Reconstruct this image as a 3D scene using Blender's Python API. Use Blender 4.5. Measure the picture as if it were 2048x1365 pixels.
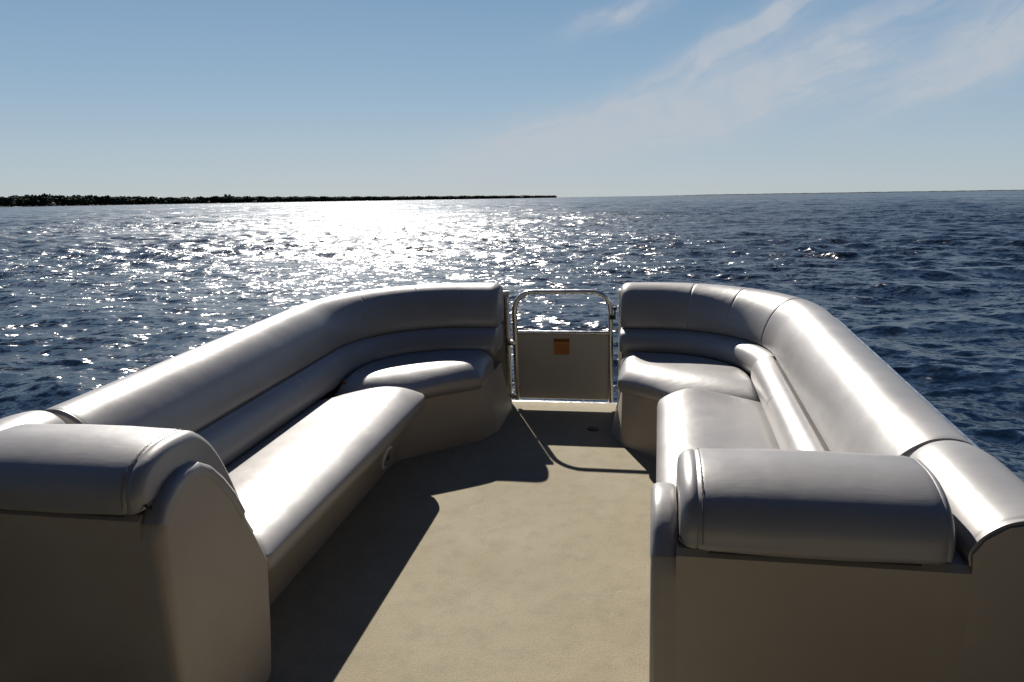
import bpy, bmesh, math, random
import numpy as np
from mathutils import Matrix, Vector

for o in list(bpy.data.objects):
    bpy.data.objects.remove(o)
scene = bpy.context.scene
C = scene.collection
rad = math.radians

# ------------------------------------------------------------------ camera
F_PX = 1540.0            # focal length in pixels of the 2048 px wide photograph
DECK_Z = 0.60            # deck height over the water below the camera
EYE = 1.55               # eye height above the deck
cam_loc = Vector((0, 0, DECK_Z + EYE))
cam_d = bpy.data.cameras.new("camera")
cam_d.sensor_width = 36
cam_d.lens = F_PX / 2048 * 36
cam_d.clip_start = 0.05
cam_d.clip_end = 60000
cam = bpy.data.objects.new("camera", cam_d)
C.objects.link(cam)
right = Vector((1.0, -0.003, -0.0151)).normalized()
fwd = Vector((0.0, 0.98325, -0.18260)).normalized()
upv = right.cross(fwd).normalized()
fwd = upv.cross(right).normalized()
cam.matrix_world = Matrix(((right.x, upv.x, -fwd.x, cam_loc.x), (right.y, upv.y, -fwd.y, cam_loc.y),
                           (right.z, upv.z, -fwd.z, cam_loc.z), (0, 0, 0, 1)))
scene.camera = cam

# ------------------------------------------------------------------ light
SUN_EL, SUN_AZ = 37.2, -12.3      # degrees; azimuth measured from +Y towards +X
sun_d = bpy.data.lights.new("sun", 'SUN')
sun_d.energy = 5.0
sun_d.angle = rad(0.53)
sun_d.color = (1.0, 0.955, 0.885)
sun = bpy.data.objects.new("sun", sun_d)
C.objects.link(sun)
sd = Vector((math.sin(rad(SUN_AZ)) * math.cos(rad(SUN_EL)), math.cos(rad(SUN_AZ)) * math.cos(rad(SUN_EL)), math.sin(rad(SUN_EL))))
sun.rotation_euler = sd.to_track_quat('Z', 'Y').to_euler()
sun.location = (0, 0, 30)

# ------------------------------------------------------------------ node helpers
class NT:
    def __init__(s, tree):
        s.t = tree
    def n(s, kind, **kw):
        nd = s.t.nodes.new(kind)
        for k, v in kw.items():
            setattr(nd, k, v)
        return nd
    def l(s, a, b):
        s.t.links.new(a, b)
    def put(s, inp, v):
        if hasattr(v, 'is_output'):
            s.l(v, inp)
        else:
            inp.default_value = v
    def m(s, op, a, b=0.0, c=None, clamp=False):
        nd = s.n('ShaderNodeMath', operation=op, use_clamp=clamp)
        s.put(nd.inputs[0], a)
        s.put(nd.inputs[1], b)
        if c is not None:
            s.put(nd.inputs[2], c)
        return nd.outputs[0]
    def vm(s, op, a, b=None, scale=None):
        nd = s.n('ShaderNodeVectorMath', operation=op)
        s.put(nd.inputs[0], a)
        if b is not None:
            s.put(nd.inputs[1], b)
        if scale is not None:
            s.put(nd.inputs['Scale'], scale)
        return nd.outputs[0]
    def mix(s, f, a, b):
        nd = s.n('ShaderNodeMix', data_type='RGBA')
        s.put(nd.inputs['Factor'], f)
        s.put(nd.inputs['A'], a)
        s.put(nd.inputs['B'], b)
        return nd.outputs['Result']
    def noise(s, vec, scale, detail=4, rough=0.5, dist=0.0, color=False):
        nd = s.n('ShaderNodeTexNoise')
        s.put(nd.inputs['Vector'], vec)
        nd.inputs['Scale'].default_value = scale
        nd.inputs['Detail'].default_value = detail
        nd.inputs['Roughness'].default_value = rough
        nd.inputs['Distortion'].default_value = dist
        return nd.outputs['Color' if color else 'Fac']
    def ramp(s, f, stops):
        nd = s.n('ShaderNodeValToRGB')
        s.put(nd.inputs[0], f)
        cr = nd.color_ramp
        while len(cr.elements) < len(stops):
            cr.elements.new(0.5)
        for e, (p, c) in zip(cr.elements, stops):
            e.position = p
            e.color = c if len(c) == 4 else (*c, 1)
        return nd.outputs[0]
    def rng(s, v, a, b, c=0.0, d=1.0, smooth=True):
        nd = s.n('ShaderNodeMapRange', interpolation_type='SMOOTHSTEP' if smooth else 'LINEAR')
        s.put(nd.inputs['Value'], v)
        for i, x in enumerate((a, b, c, d)):
            nd.inputs[i + 1].default_value = x
        return nd.outputs[0]
    def bump(s, h, strength, dist, normal=None):
        nd = s.n('ShaderNodeBump')
        s.put(nd.inputs['Height'], h)
        nd.inputs['Strength'].default_value = strength
        nd.inputs['Distance'].default_value = dist
        if normal is not None:
            s.l(normal, nd.inputs['Normal'])
        return nd.outputs[0]

# ------------------------------------------------------------------ world: sky with thin cirrus
world = bpy.data.worlds.new("World")
scene.world = world
world.use_nodes = True
world.node_tree.nodes.clear()
w = NT(world.node_tree)
sky = w.n('ShaderNodeTexSky', sky_type='NISHITA')
sky.sun_disc = False
sky.sun_elevation = rad(SUN_EL)
sky.sun_rotation = rad(SUN_AZ)
sky.altitude = 0
sky.air_density = 1.0
sky.dust_density = 0.6
sky.ozone_density = 2.0
tc = w.n('ShaderNodeTexCoord')
sep = w.n('ShaderNodeSeparateXYZ')
w.l(tc.outputs['Generated'], sep.inputs[0])
az = w.m('MULTIPLY', w.m('ARCTAN2', sep.outputs[0], sep.outputs[1]), 180 / math.pi)
el = w.m('MULTIPLY', w.m('ARCSINE', sep.outputs[2]), 180 / math.pi)
wob = w.n('ShaderNodeCombineXYZ')
w.l(az, wob.inputs[0]); w.l(el, wob.inputs[1])
warp = w.noise(wob.outputs[0], 0.16, 3, 0.5, color=True)
warp = w.vm('SCALE', w.vm('SUBTRACT', warp, (0.5, 0.5, 0.5)), scale=2.6)
pos = w.vm('ADD', wob.outputs[0], warp)
sp = w.n('ShaderNodeSeparateXYZ')
w.l(pos, sp.inputs[0])
total = None
# (azimuth, elevation, tilt deg, half length, half width, strength, fibre scale)
for a0, e0, tilt, hl, hw, st in ((4.0, 4.3, 13, 9, 1.5, 1.25), (17.0, 6.6, 16, 10, 1.9, 1.15), (15.5, 10.0, 27, 6.5, 1.1, 0.95),
                                 (29.5, 7.6, 24, 6.0, 1.3, 0.85), (7.8, 12.4, 16, 3.2, .7, 0.75), (33, 10.5, 40, 6, 2.4, 0.55),
                                 (24.5, 11.0, 24, 6, 1.0, .45), (46, 14, 20, 12, 3, 0.6), (-46, 22, 160, 10, 2, .5), (12, 26, 20, 16, 3, .5)):
    ct, sn = math.cos(rad(tilt)), math.sin(rad(tilt))
    dx = w.m('SUBTRACT', sp.outputs[0], a0)
    dy = w.m('SUBTRACT', sp.outputs[1], e0)
    p = w.m('ADD', w.m('MULTIPLY', dx, ct), w.m('MULTIPLY', dy, sn))
    q = w.m('SUBTRACT', w.m('MULTIPLY', dy, ct), w.m('MULTIPLY', dx, sn))
    g = w.m('ADD', w.m('POWER', w.m('DIVIDE', p, hl), 2.0), w.m('POWER', w.m('DIVIDE', q, hw), 2.0))
    g = w.m('EXPONENT', w.m('MULTIPLY', g, -1.0))
    cb = w.n('ShaderNodeCombineXYZ')
    w.put(cb.inputs[0], w.m('MULTIPLY', p, 0.26)); w.put(cb.inputs[1], w.m('MULTIPLY', q, 1.45)); cb.inputs[2].default_value = a0
    nz = w.noise(cb.outputs[0], 0.55, 7, 0.58, 0.6)
    nz = w.rng(nz, 0.28, 0.68)
    nz = w.m('ADD', w.m('MULTIPLY', nz, 0.75), 0.25)
    g = w.m('MULTIPLY', w.m('MULTIPLY', g, nz), st * 1.35)
    total = g if total is None else w.m('ADD', total, g)
total = w.m('MINIMUM', w.m('MULTIPLY', total, 1.0), 0.80)
fibre = w.rng(w.noise(pos, 0.5, 6, 0.6), 0.35, 0.65, 0.75, 1.0)
total = w.m('MULTIPLY', total, fibre, clamp=True)
SKY_STR = 0.053
hs = w.n('ShaderNodeHueSaturation')
hs.inputs['Saturation'].default_value = 0.95
w.l(sky.outputs[0], hs.inputs['Color'])
cloudcol = (6.0, 6.4, 7.0, 1)
# regrade: the camera saw a cool pale horizon; deep blue overhead and away from the sun
grad = w.ramp(w.m('DIVIDE', w.m('MAXIMUM', el, 0.0), 90.0), [(0.0, (5.5, 6.35, 6.75)), (0.035, (4.6, 5.85, 6.9)), (0.08, (3.35, 5.0, 6.75)), (0.15, (2.2, 3.85, 5.95)), (0.22, (1.2, 2.5, 4.9)),
                                   (0.35, (0.55, 1.2, 3.0)), (1.0, (0.2, 0.45, 1.3))])
vd = w.n('ShaderNodeVectorMath', operation='DOT_PRODUCT')
w.l(tc.outputs['Generated'], vd.inputs[0]); vd.inputs[1].default_value = sd
side = w.rng(vd.outputs['Value'], -0.15, 0.6, 0.12, 1.0)
grad = w.vm('SCALE', grad, scale=side)
base_sky = w.mix(0.92, hs.outputs[0], grad)
mixed = w.mix(total, base_sky, cloudcol)
bg = w.n('ShaderNodeBackground')
bg.inputs['Strength'].default_value = SKY_STR
w.l(mixed, bg.inputs['Color'])
wo = w.n('ShaderNodeOutputWorld')
w.l(bg.outputs[0], wo.inputs['Surface'])

scene.view_settings.view_transform = 'Standard'
scene.view_settings.look = 'None'
scene.view_settings.exposure = 0.68
scene.view_settings.gamma = 1.0
scene.render.engine = 'CYCLES'
scene.cycles.use_denoising = True
scene.cycles.sample_clamp_indirect = 6.0
scene.cycles.sample_clamp_direct = 0.0

# ------------------------------------------------------------------ materials
def mat(name):
    m = bpy.data.materials.new(name)
    m.use_nodes = True
    m.node_tree.nodes.clear()
    t = NT(m.node_tree)
    out = t.n('ShaderNodeOutputMaterial')
    b = t.n('ShaderNodeBsdfPrincipled')
    t.l(b.outputs[0], out.inputs['Surface'])
    return m, t, b

def vinyl(name, col, rough=0.36, metal=0.35, spec=0.5, coat=0.0):
    m, t, b = mat(name)
    tc = t.n('ShaderNodeTexCoord')
    ob = tc.outputs['Object']
    n1 = t.noise(ob, 2.3, 5, 0.6)
    n2 = t.noise(ob, 26, 4, 0.6)
    dark = tuple(c * 0.86 for c in col)
    c = t.mix(t.rng(n1, 0.3, 0.7), (*dark, 1), (*col, 1))
    c = t.mix(t.m('MULTIPLY', t.rng(n2, 0.5, 0.75), 0.15), c, (*[x * 0.75 for x in col], 1))
    t.l(c, b.inputs['Base Color'])
    b.inputs['Metallic'].default_value = metal
    t.put(b.inputs['Roughness'], t.rng(n1, 0.25, 0.75, rough - 0.03, rough + 0.05))
    b.inputs['Specular IOR Level'].default_value = spec
    b.inputs['Coat Weight'].default_value = coat
    b.inputs['Coat Roughness'].default_value = 0.3
    v = t.n('ShaderNodeTexVoronoi')
    t.l(ob, v.inputs['Vector'])
    v.inputs['Scale'].default_value = 420
    grain = t.bump(v.outputs['Distance'], 0.12, 0.0006)
    soft = t.bump(t.noise(ob, 5.5, 3, 0.5), 0.5, 0.006, grain)
    wr = t.noise(t.vm('MULTIPLY', ob, (1.0, 4.0, 1.0)), 9, 3, 0.5, 1.2)
    soft2 = t.bump(t.rng(wr, 0.35, 0.85), 0.05, 0.003, soft)
    t.l(soft2, b.inputs['Normal'])
    return m

M = {}
M['vinyl'] = vinyl('pearl_vinyl', (0.315, 0.298, 0.286), rough=0.405, metal=0.29, spec=0.30)
M['panel'] = vinyl('base_vinyl', (0.375, 0.325, 0.265), rough=0.48, metal=0.1)

m, t, b = mat('brushed_aluminium')
tc = t.n('ShaderNodeTexCoord')
t.put(b.inputs['Base Color'], (0.62, 0.61, 0.58, 1))
b.inputs['Metallic'].default_value = 1.0
t.put(b.inputs['Roughness'], t.rng(t.noise(tc.outputs['Object'], 30, 4), 0.2, 0.8, 0.22, 0.42))
M['metal'] = m

m, t, b = mat('painted_sheet')
tc = t.n('ShaderNodeTexCoord')
t.put(b.inputs['Base Color'], t.mix(t.noise(tc.outputs['Object'], 6, 5), (0.44, 0.40, 0.33, 1), (0.50, 0.455, 0.38, 1)))
b.inputs['Roughness'].default_value = 0.42
M['sheet'] = m

m, t, b = mat('deck_carpet')
tc = t.n('ShaderNodeTexCoord')
ob = tc.outputs['Object']
n1 = t.noise(ob, 1.6, 6, 0.62)
n2 = t.noise(ob, 11, 5, 0.65)
n3 = t.noise(ob, 150, 4, 0.7)
c = t.mix(t.rng(n1, 0.25, 0.75), (0.270, 0.232, 0.158, 1), (0.326, 0.282, 0.200, 1))
c = t.mix(t.m('MULTIPLY', t.rng(n2, 0.42, 0.72), 0.3), c, (0.17, 0.145, 0.10, 1))
c = t.mix(t.m('MULTIPLY', t.rng(n3, 0.35, 0.7), 0.42), c, (0.13, 0.11, 0.078, 1))
# pale scuffs: thin bright ridges of a distorted noise, masked to patches
sc = t.noise(ob, 3.1, 2, 0.4, 2.5)
line = t.m('SUBTRACT', 1.0, t.rng(t.m('ABSOLUTE', t.m('SUBTRACT', sc, 0.5)), 0.0, 0.006))
patch = t.rng(t.noise(ob, 2.2, 2, 0.5), 0.54, 0.62)
c = t.mix(t.m('MULTIPLY', t.m('MULTIPLY', line, patch), 0.4), c, (0.42, 0.38, 0.31, 1))
# dark specks
vs = t.n('ShaderNodeTexVoronoi'); t.l(ob, vs.inputs['Vector']); vs.inputs['Scale'].default_value = 9
speck = t.m('SUBTRACT', 1.0, t.rng(vs.outputs['Distance'], 0.015, 0.05))
c = t.mix(t.m('MULTIPLY', speck, 0.35), c, (0.15, 0.13, 0.10, 1))
t.l(c, b.inputs['Base Color'])
b.inputs['Roughness'].default_value = 0.9
b.inputs['Specular IOR Level'].default_value = 0.15
bn = t.bump(n3, 0.5, 0.003)
t.l(t.bump(n2, 0.4, 0.004, bn), b.inputs['Normal'])
M['carpet'] = m

def plain(name, col, rough=0.5, metal=0.0, spec=0.5):
    m, t, b = mat(name)
    tc = t.n('ShaderNodeTexCoord')
    t.put(b.inputs['Base Color'], t.mix(t.noise(tc.outputs['Object'], 14, 4), (*[x * 0.85 for x in col], 1), (*col, 1)))
    b.inputs['Roughness'].default_value = rough
    b.inputs['Metallic'].default_value = metal
    b.inputs['Specular IOR Level'].default_value = spec
    return m
M['black'] = plain('black_rubber', (0.02, 0.02, 0.02), 0.6)
M['gap'] = plain('dark_seam', (0.03, 0.027, 0.025), 0.8)
m, t, b = mat('orange_label')
tc = t.n('ShaderNodeTexCoord'); sz = t.n('ShaderNodeSeparateXYZ'); t.l(tc.outputs['Generated'], sz.inputs[0])
lines = t.m('LESS_THAN', t.m('FRACT', t.m('MULTIPLY', sz.outputs[2], 7.0)), 0.42)
breaks = t.rng(t.noise(t.vm('MULTIPLY', tc.outputs['Generated'], (14.0, 1.0, 7.0)), 1.0, 2), 0.40, 0.50)
inner = t.m('MULTIPLY', t.m('LESS_THAN', t.m('ABSOLUTE', t.m('SUBTRACT', sz.outputs[0], 0.5)), 0.40), t.m('LESS_THAN', sz.outputs[2], 0.70))
head = t.m('MULTIPLY', t.m('GREATER_THAN', sz.outputs[2], 0.80), t.m('LESS_THAN', sz.outputs[2], 0.95))
ink = t.m('MAXIMUM', t.m('MULTIPLY', t.m('MULTIPLY', lines, breaks), t.m('MULTIPLY', inner, 0.55)), head)
t.put(b.inputs['Base Color'], t.mix(ink, (0.50, 0.17, 0.02, 1), (0.10, 0.035, 0.01, 1)))
M['orange'] = m
M['label_ink'] = plain('label_ink', (0.06, 0.03, 0.015), 0.5)
M['thread'] = plain('seam_thread', (0.20, 0.18, 0.165), 0.7)
M['canvas'] = plain('canvas', (0.08, 0.065, 0.05), 0.9)
M['white'] = plain('white_plastic', (0.72, 0.71, 0.68), 0.4)
M['hull'] = plain('pontoon_aluminium', (0.55, 0.56, 0.57), 0.35, 1.0)
M['wall'] = plain('pale_siding', (0.72, 0.70, 0.66), 0.7)
M['roof'] = plain('grey_shingle', (0.16, 0.15, 0.15), 0.8)
M['window'] = plain('dark_glass', (0.03, 0.04, 0.05), 0.1)

m, t, b = mat('far_foliage')
g = t.n('ShaderNodeNewGeometry')
nn = t.noise(g.outputs['Position'], 0.05, 5, 0.6)
t.put(b.inputs['Base Color'], t.ramp(nn, [(0.3, (0.020, 0.030, 0.016)), (0.55, (0.040, 0.052, 0.028)), (0.75, (0.060, 0.072, 0.040))]))
b.inputs['Roughness'].default_value = 0.9
b.inputs['Specular IOR Level'].default_value = 0.1
M['foliage'] = m
M['shore'] = plain('shore_sand', (0.14, 0.12, 0.09), 0.9)

# water
m, t, b = mat('lake_water')
g = t.n('ShaderNodeNewGeometry')
P = g.outputs['Position']
b.inputs['Base Color'].default_value = (0.003, 0.0095, 0.022, 1)
b.inputs['IOR'].default_value = 1.333
b.inputs['Specular IOR Level'].default_value = 0.43
dist = t.vm('LENGTH', t.vm('MULTIPLY', P, (1, 1, 0)))
lenn = t.n('ShaderNodeVectorMath', operation='LENGTH')
t.l(t.vm('MULTIPLY', P, (1, 1, 0)), lenn.inputs[0])
dist = lenn.outputs['Value']
rgh = t.ramp(t.m('DIVIDE', t.m('LOGARITHM', t.m('MAXIMUM', dist, 1.0), 10.0), 4.0), [(0.20, (.13,) * 3), (0.35, (.22,) * 3), (0.46, (.29,) * 3), (0.58, (.275,) * 3), (0.72, (.26,) * 3)])
# ripples too fine for the mesh; rougher where gusts touch the water
gust = t.rng(t.noise(P, 0.035, 3, 0.5), 0.35, 0.65, 0.65, 1.25)
sq = t.vm('MULTIPLY', P, (0.8, 1.25, 1.0))
ra = t.noise(sq, 2.6, 3, 0.55, 0.6, color=True)
rb = t.noise(sq, 9.0, 3, 0.6, 0.4, color=True)
rc = t.noise(sq, 0.22, 4, 0.55, 0.3, color=True)
half = (0.5, 0.5, 0.5)
grp_ = t.noise(t.vm('MULTIPLY', P, (1.0, 0.4, 1.0)), 0.03, 8, 0.78)
grp_ = t.rng(grp_, 0.36, 0.64, 0.0, 1.0, smooth=False)
gv = t.m('ADD', t.m('MULTIPLY', grp_, 0.62), 0.64)
rf = t.rng(dist, 40, 300, 0.0, 1.0)
t.put(b.inputs['Roughness'], t.m('MULTIPLY', rgh, t.m('ADD', t.m('MULTIPLY', t.m('SUBTRACT', gv, 1.0), rf), 1.0)))
gust = t.m('MULTIPLY', gust, gv)
near_amp = t.m('MULTIPLY', gust, t.rng(dist, 60, 260, 1.6, 0.45))
fine_amp = t.m('MULTIPLY', gust, t.rng(dist, 20, 90, 1.7, 0.0))
far_amp = t.m('MULTIPLY', gust, t.rng(dist, 40, 250, 0.4, 1.35))
off = t.vm('ADD', t.vm('SCALE', t.vm('SUBTRACT', ra, half), scale=near_amp), t.vm('SCALE', t.vm('SUBTRACT', rb, half), scale=fine_amp))
off = t.vm('ADD', off, t.vm('SCALE', t.vm('SUBTRACT', rc, half), scale=far_amp))
off = t.vm('MULTIPLY', off, (1, 1, 0))
nrm = t.vm('NORMALIZE', t.vm('ADD', g.outputs['Normal'], off))
t.l(nrm, b.inputs['Normal'])
M['water'] = m

# ------------------------------------------------------------------ object helpers
def tag(o, label=None, cat=None, group=None, kind=None):
    if label: o['label'] = label
    if cat: o['category'] = cat
    if group: o['group'] = group
    if kind: o['kind'] = kind
    return o

# boat frame: X to starboard, Y to the bow, Z up from the deck, origin on the deck under the camera.
# The boat runs with its bow lifted and turned to the right of the view.
BX = Vector((0.982, -0.188, 0.0076)); BY = Vector((0.187, 0.981, 0.0479))
BX.normalize(); BY = (BY - BX * BY.dot(BX)).normalized(); BZ = BX.cross(BY)
BO = cam_loc - BZ * EYE
BM = Matrix(((BX.x, BY.x, BZ.x, BO.x), (BX.y, BY.y, BZ.y, BO.y), (BX.z, BY.z, BZ.z, BO.z), (0, 0, 0, 1)))
XC = -0.588              # centre line of the boat

def thing(name, base, label, cat, group=None):
    o = bpy.data.objects.new(name, None)
    o.empty_display_size = 0.2
    C.objects.link(o)
    o.matrix_world = BM @ Matrix.Translation(base)
    o['label'] = label
    o['category'] = cat
    if group: o['group'] = group
    BASE[o.name] = Vector(base)
    return o
BASE = {}

def smooth_angle(me, deg):
    me.polygons.foreach_set('use_smooth', [True] * len(me.polygons))
    try:
        me.set_sharp_from_angle(angle=rad(deg))
    except Exception:
        pass

def obj(name, bm, material, parent, label=None, ang=40, recalc=True):
    """Link a bmesh given in boat coordinates as one mesh object under parent (which may be a part)."""
    root = parent
    while root.parent: root = root.parent
    base = BASE[root.name]
    bmesh.ops.translate(bm, verts=bm.verts, vec=-base)
    if recalc: bmesh.ops.recalc_face_normals(bm, faces=bm.faces)
    me = bpy.data.meshes.new(name)
    bm.to_mesh(me); bm.free()
    me.materials.append(material)
    smooth_angle(me, ang)
    o = bpy.data.objects.new(name, me)
    C.objects.link(o)
    o.parent = parent
    if label: o['label'] = label
    return o

def catmull(pts, n, closed=True):
    pts = [Vector(p) for p in pts]
    out = []
    N = len(pts)
    rngi = range(N) if closed else range(N - 1)
    for i in rngi:
        p1, p2 = pts[i], pts[(i + 1) % N]
        p0 = pts[i - 1] if (closed or i > 0) else p1 * 2 - p2
        p3 = pts[(i + 2) % N] if (closed or i + 2 < N) else p2 * 2 - p1
        for k in range(n):
            u = k / n
            out.append(0.5 * ((2 * p1) + (p2 - p0) * u + (2 * p0 - 5 * p1 + 4 * p2 - p3) * u * u + (3 * p1 - p0 - 3 * p2 + p3) * u ** 3))
    if not closed: out.append(pts[-1])
    return out

def loft(rings, cap=True, closed_path=False):
    bm = bmesh.new()
    vr = [[bm.verts.new(p) for p in r] for r in rings]
    n = len(rings[0])
    R = len(rings)
    for i in range(R if closed_path else R - 1):
        a, b2 = vr[i], vr[(i + 1) % R]
        for k in range(n):
            bm.faces.new((a[k], a[(k + 1) % n], b2[(k + 1) % n], b2[k]))
    if cap and not closed_path:
        bm.faces.new(vr[0]); bm.faces.new(vr[-1])
    return bm

# plan path of the seating: along the side, round the corner, across the bow. u = distance from the centre line.
UO, YO, RO = 1.41, 4.715, 0.86
def path(y0, uend=0.37, step=0.035):
    pts = []
    y = y0
    L1 = YO - RO - y0
    n = max(2, int(L1 / step))
    for i in range(n): pts.append((UO, y0 + L1 * i / n, -1.0, 0.0))
    cu, cy = UO - RO, YO - RO
    n = int(RO * math.pi / 2 / step)
    for i in range(n + 1):
        a = math.pi / 2 * i / n
        pts.append((cu + RO * math.cos(a), cy + RO * math.sin(a), -math.cos(a), -math.sin(a)))
    L2 = cu - uend
    n = max(2, int(L2 / step))
    for i in range(1, n + 1): pts.append((cu - L2 * i / n, YO, 0.0, -1.0))
    return pts

def arclen(pts):
    s = [0.0]
    for a, b2 in zip(pts, pts[1:]): s.append(s[-1] + math.hypot(b2[0] - a[0], b2[1] - a[1]))
    return s

def resample(pts, marks):
    """insert extra samples at given arclengths so that seams and ends are crisp"""
    s = arclen(pts)
    allS = sorted(set([round(x, 5) for x in s] + [round(x, 5) for x in marks if 0 < x < s[-1]]))
    out = []
    j = 0
    for x in allS:
        while j < len(s) - 2 and s[j + 1] < x: j += 1
        f = min(1, max(0, (x - s[j]) / max(1e-9, s[j + 1] - s[j])))
        a, b2 = pts[j], pts[j + 1]
        v = [a[k] + (b2[k] - a[k]) * f for k in range(4)]
        l = math.hypot(v[2], v[3]); v[2] /= l; v[3] /= l
        out.append((v, x))
    return out

def sweep(sgn, pts, section, e0=0.05, e1=0.05, seams=(), depth=0.006, k0=0.30, k1=0.30, n=5, gath=0.0, seed=1):
    """sweep a closed (d, z) section along a plan path, puffing both ends and pulling grooves in at the seams"""
    sec = catmull([(d, z, 0) for d, z in section], n)
    cd = sum(p.x for p in sec) / len(sec); cz = sum(p.y for p in sec) / len(sec)
    S = arclen(pts)[-1]
    marks = []
    for f in (0.0, 0.05, 0.13, 0.25, 0.4, 0.6, 0.8, 1.0):
        marks += [e0 * f, S - e1 * f]
    for q in seams:
        marks += [q + k * 0.004 for k in (-4, -3, -2, -1, 0, 1, 2, 3, 4)]
    # half sizes for the end rounding
    rings = []
    rs = random.Random(seed)
    for (u, y, nx, ny), s in resample(pts, marks):
        shrink = 0.0
        if s < e0: shrink = max(shrink, k0 * (1 - math.sqrt(max(0, 1 - (1 - s / e0) ** 2))))
        if S - s < e1: shrink = max(shrink, k1 * (1 - math.sqrt(max(0, 1 - (1 - (S - s) / e1) ** 2))))
        gr = 0.0
        for q in seams:
            gr = max(gr, depth * math.exp(-((s - q) / 0.0065) ** 2))
        ring = []
        for p in sec:
            vd, vz = p.x - cd, p.y - cz
            l = math.hypot(vd, vz) + 1e-9
            k = (1 - shrink) - gr / l
            d, z = cd + vd * k, cz + vz * k
            if gath and p.y > cz:      # slight gathers where the cover is pulled round the corner
                z += gath * math.sin(s * 31 + seed) * max(0, (p.y - cz)) * 4
            ring.append((XC + sgn * (u + nx * d), y + ny * d, z))
        rings.append(ring)
    return loft(rings)

def tube(points, r, n=10, closed=False, cap=True):
    pts = [Vector(p) for p in points]
    N = len(pts)
    rings = []
    prev = None
    for i, p in enumerate(pts):
        if closed: tdir = (pts[(i + 1) % N] - pts[i - 1]).normalized()
        else: tdir = (pts[min(i + 1, N - 1)] - pts[max(i - 1, 0)]).normalized()
        if prev is None:
            up = Vector((0, 0, 1)) if abs(tdir.z) < 0.9 else Vector((1, 0, 0))
            a = tdir.cross(up).normalized()
        else:
            a = (prev - tdir * prev.dot(tdir)).normalized()
        prev = a
        b2 = tdir.cross(a)
        rings.append([p + a * (r * math.cos(2 * math.pi * k / n)) + b2 * (r * math.sin(2 * math.pi * k / n)) for k in range(n)])
    return loft(rings, cap=cap, closed_path=closed)

def merge(a, b2):
    me = bpy.data.meshes.new('tmp')
    b2.to_mesh(me); b2.free()
    a.from_mesh(me)
    bpy.data.meshes.remove(me)
    return a

def box(x0, x1, y0, y1, z0, z1, bev=0.0, seg=3):
    bm = bmesh.new()
    bmesh.ops.create_cube(bm, size=1)
    bmesh.ops.scale(bm, verts=bm.verts, vec=(x1 - x0, y1 - y0, z1 - z0))
    bmesh.ops.translate(bm, verts=bm.verts, vec=((x0 + x1) / 2, (y0 + y1) / 2, (z0 + z1) / 2))
    if bev > 0:
        bmesh.ops.bevel(bm, geom=bm.edges[:], offset=bev, segments=seg, profile=0.5, affect='EDGES')
    return bm

def sbox(sgn, u0, u1, y0, y1, z0, z1, bev=0.0):
    xa, xb = sorted((XC + sgn * u0, XC + sgn * u1))
    return box(xa, xb, y0, y1, z0, z1, bev)

def cyl(c, axis, r, h, n=32, bev=0.0):
    bm = bmesh.new()
    bmesh.ops.create_cone(bm, cap_ends=True, segments=n, radius1=r, radius2=r, depth=h)
    if bev:
        es = [e for e in bm.edges if len(e.link_faces) == 2 and any(len(f.verts) > 4 for f in e.link_faces)]
        bmesh.ops.bevel(bm, geom=es, offset=bev, segments=3, profile=0.5, affect='EDGES')
    q = Vector((0, 0, 1)).rotation_difference(Vector(axis))
    bmesh.ops.transform(bm, matrix=Matrix.Translation(c) @ q.to_matrix().to_4x4(), verts=bm.verts)
    return bm

# outline helpers for cushions ------------------------------------------------
def round_poly(corners, n=8):
    """corners: (u, y, radius) going round; returns points + outward 2D normals"""
    pts = []
    N = len(corners)
    for i, (u, y, r) in enumerate(corners):
        p = Vector((u, y)); a = Vector(corners[i - 1][:2]); c = Vector(corners[(i + 1) % N][:2])
        d1 = (a - p).normalized(); d2 = (c - p).normalized()
        ang = d1.angle(d2)
        tlen = min(r / math.tan(ang / 2), (a - p).length * 0.49, (c - p).length * 0.49)
        s, e = p + d1 * tlen, p + d2 * tlen
        for k in range(n + 1):
            f = k / n
            pts.append((s * (1 - f) ** 2 + p * 2 * f * (1 - f) + e * f * f))
    # densify
    out = []
    for i, p in enumerate(pts):
        q = pts[(i + 1) % len(pts)]
        L = (q - p).length
        k = max(1, int(L / 0.05))
        for j in range(k): out.append(p.lerp(q, j / k))
    clean = [out[0]]
    for p in out[1:]:
        if (p - clean[-1]).length > 1e-4: clean.append(p)
    if (clean[0] - clean[-1]).length < 1e-4: clean.pop()
    return clean

def pnormals(pts):
    N = len(pts)
    area = sum(pts[i].x * pts[(i + 1) % N].y - pts[(i + 1) % N].x * pts[i].y for i in range(N))
    s = 1 if area > 0 else -1
    out = []
    for i in range(N):
        d = (pts[(i + 1) % N] - pts[i - 1]).normalized()
        out.append(Vector((d.y, -d.x)) * s)
    return out

def round_fixed(cs, n=6, k=10):
    """same number of points whatever the inset: n per corner, k per edge"""
    N = len(cs)
    tl = []
    for i, (p, r) in enumerate(cs):
        a_ = cs[i - 1][0]; c_ = cs[(i + 1) % N][0]
        d1 = (a_ - p).normalized(); d2 = (c_ - p).normalized()
        t_ = min(r / max(1e-3, math.tan(d1.angle(d2) / 2)), (a_ - p).length * 0.45, (c_ - p).length * 0.45)
        tl.append((p + d1 * t_, p, p + d2 * t_))
    out = []
    for i in range(N):
        s_, p, e_ = tl[i]
        for q in range(n):
            f = q / (n - 1)
            out.append(s_ * (1 - f) ** 2 + p * 2 * f * (1 - f) + e_ * f * f)
        nx_ = tl[(i + 1) % N][0]
        for q in range(1, k): out.append(e_.lerp(nx_, q / k))
    return out

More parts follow.
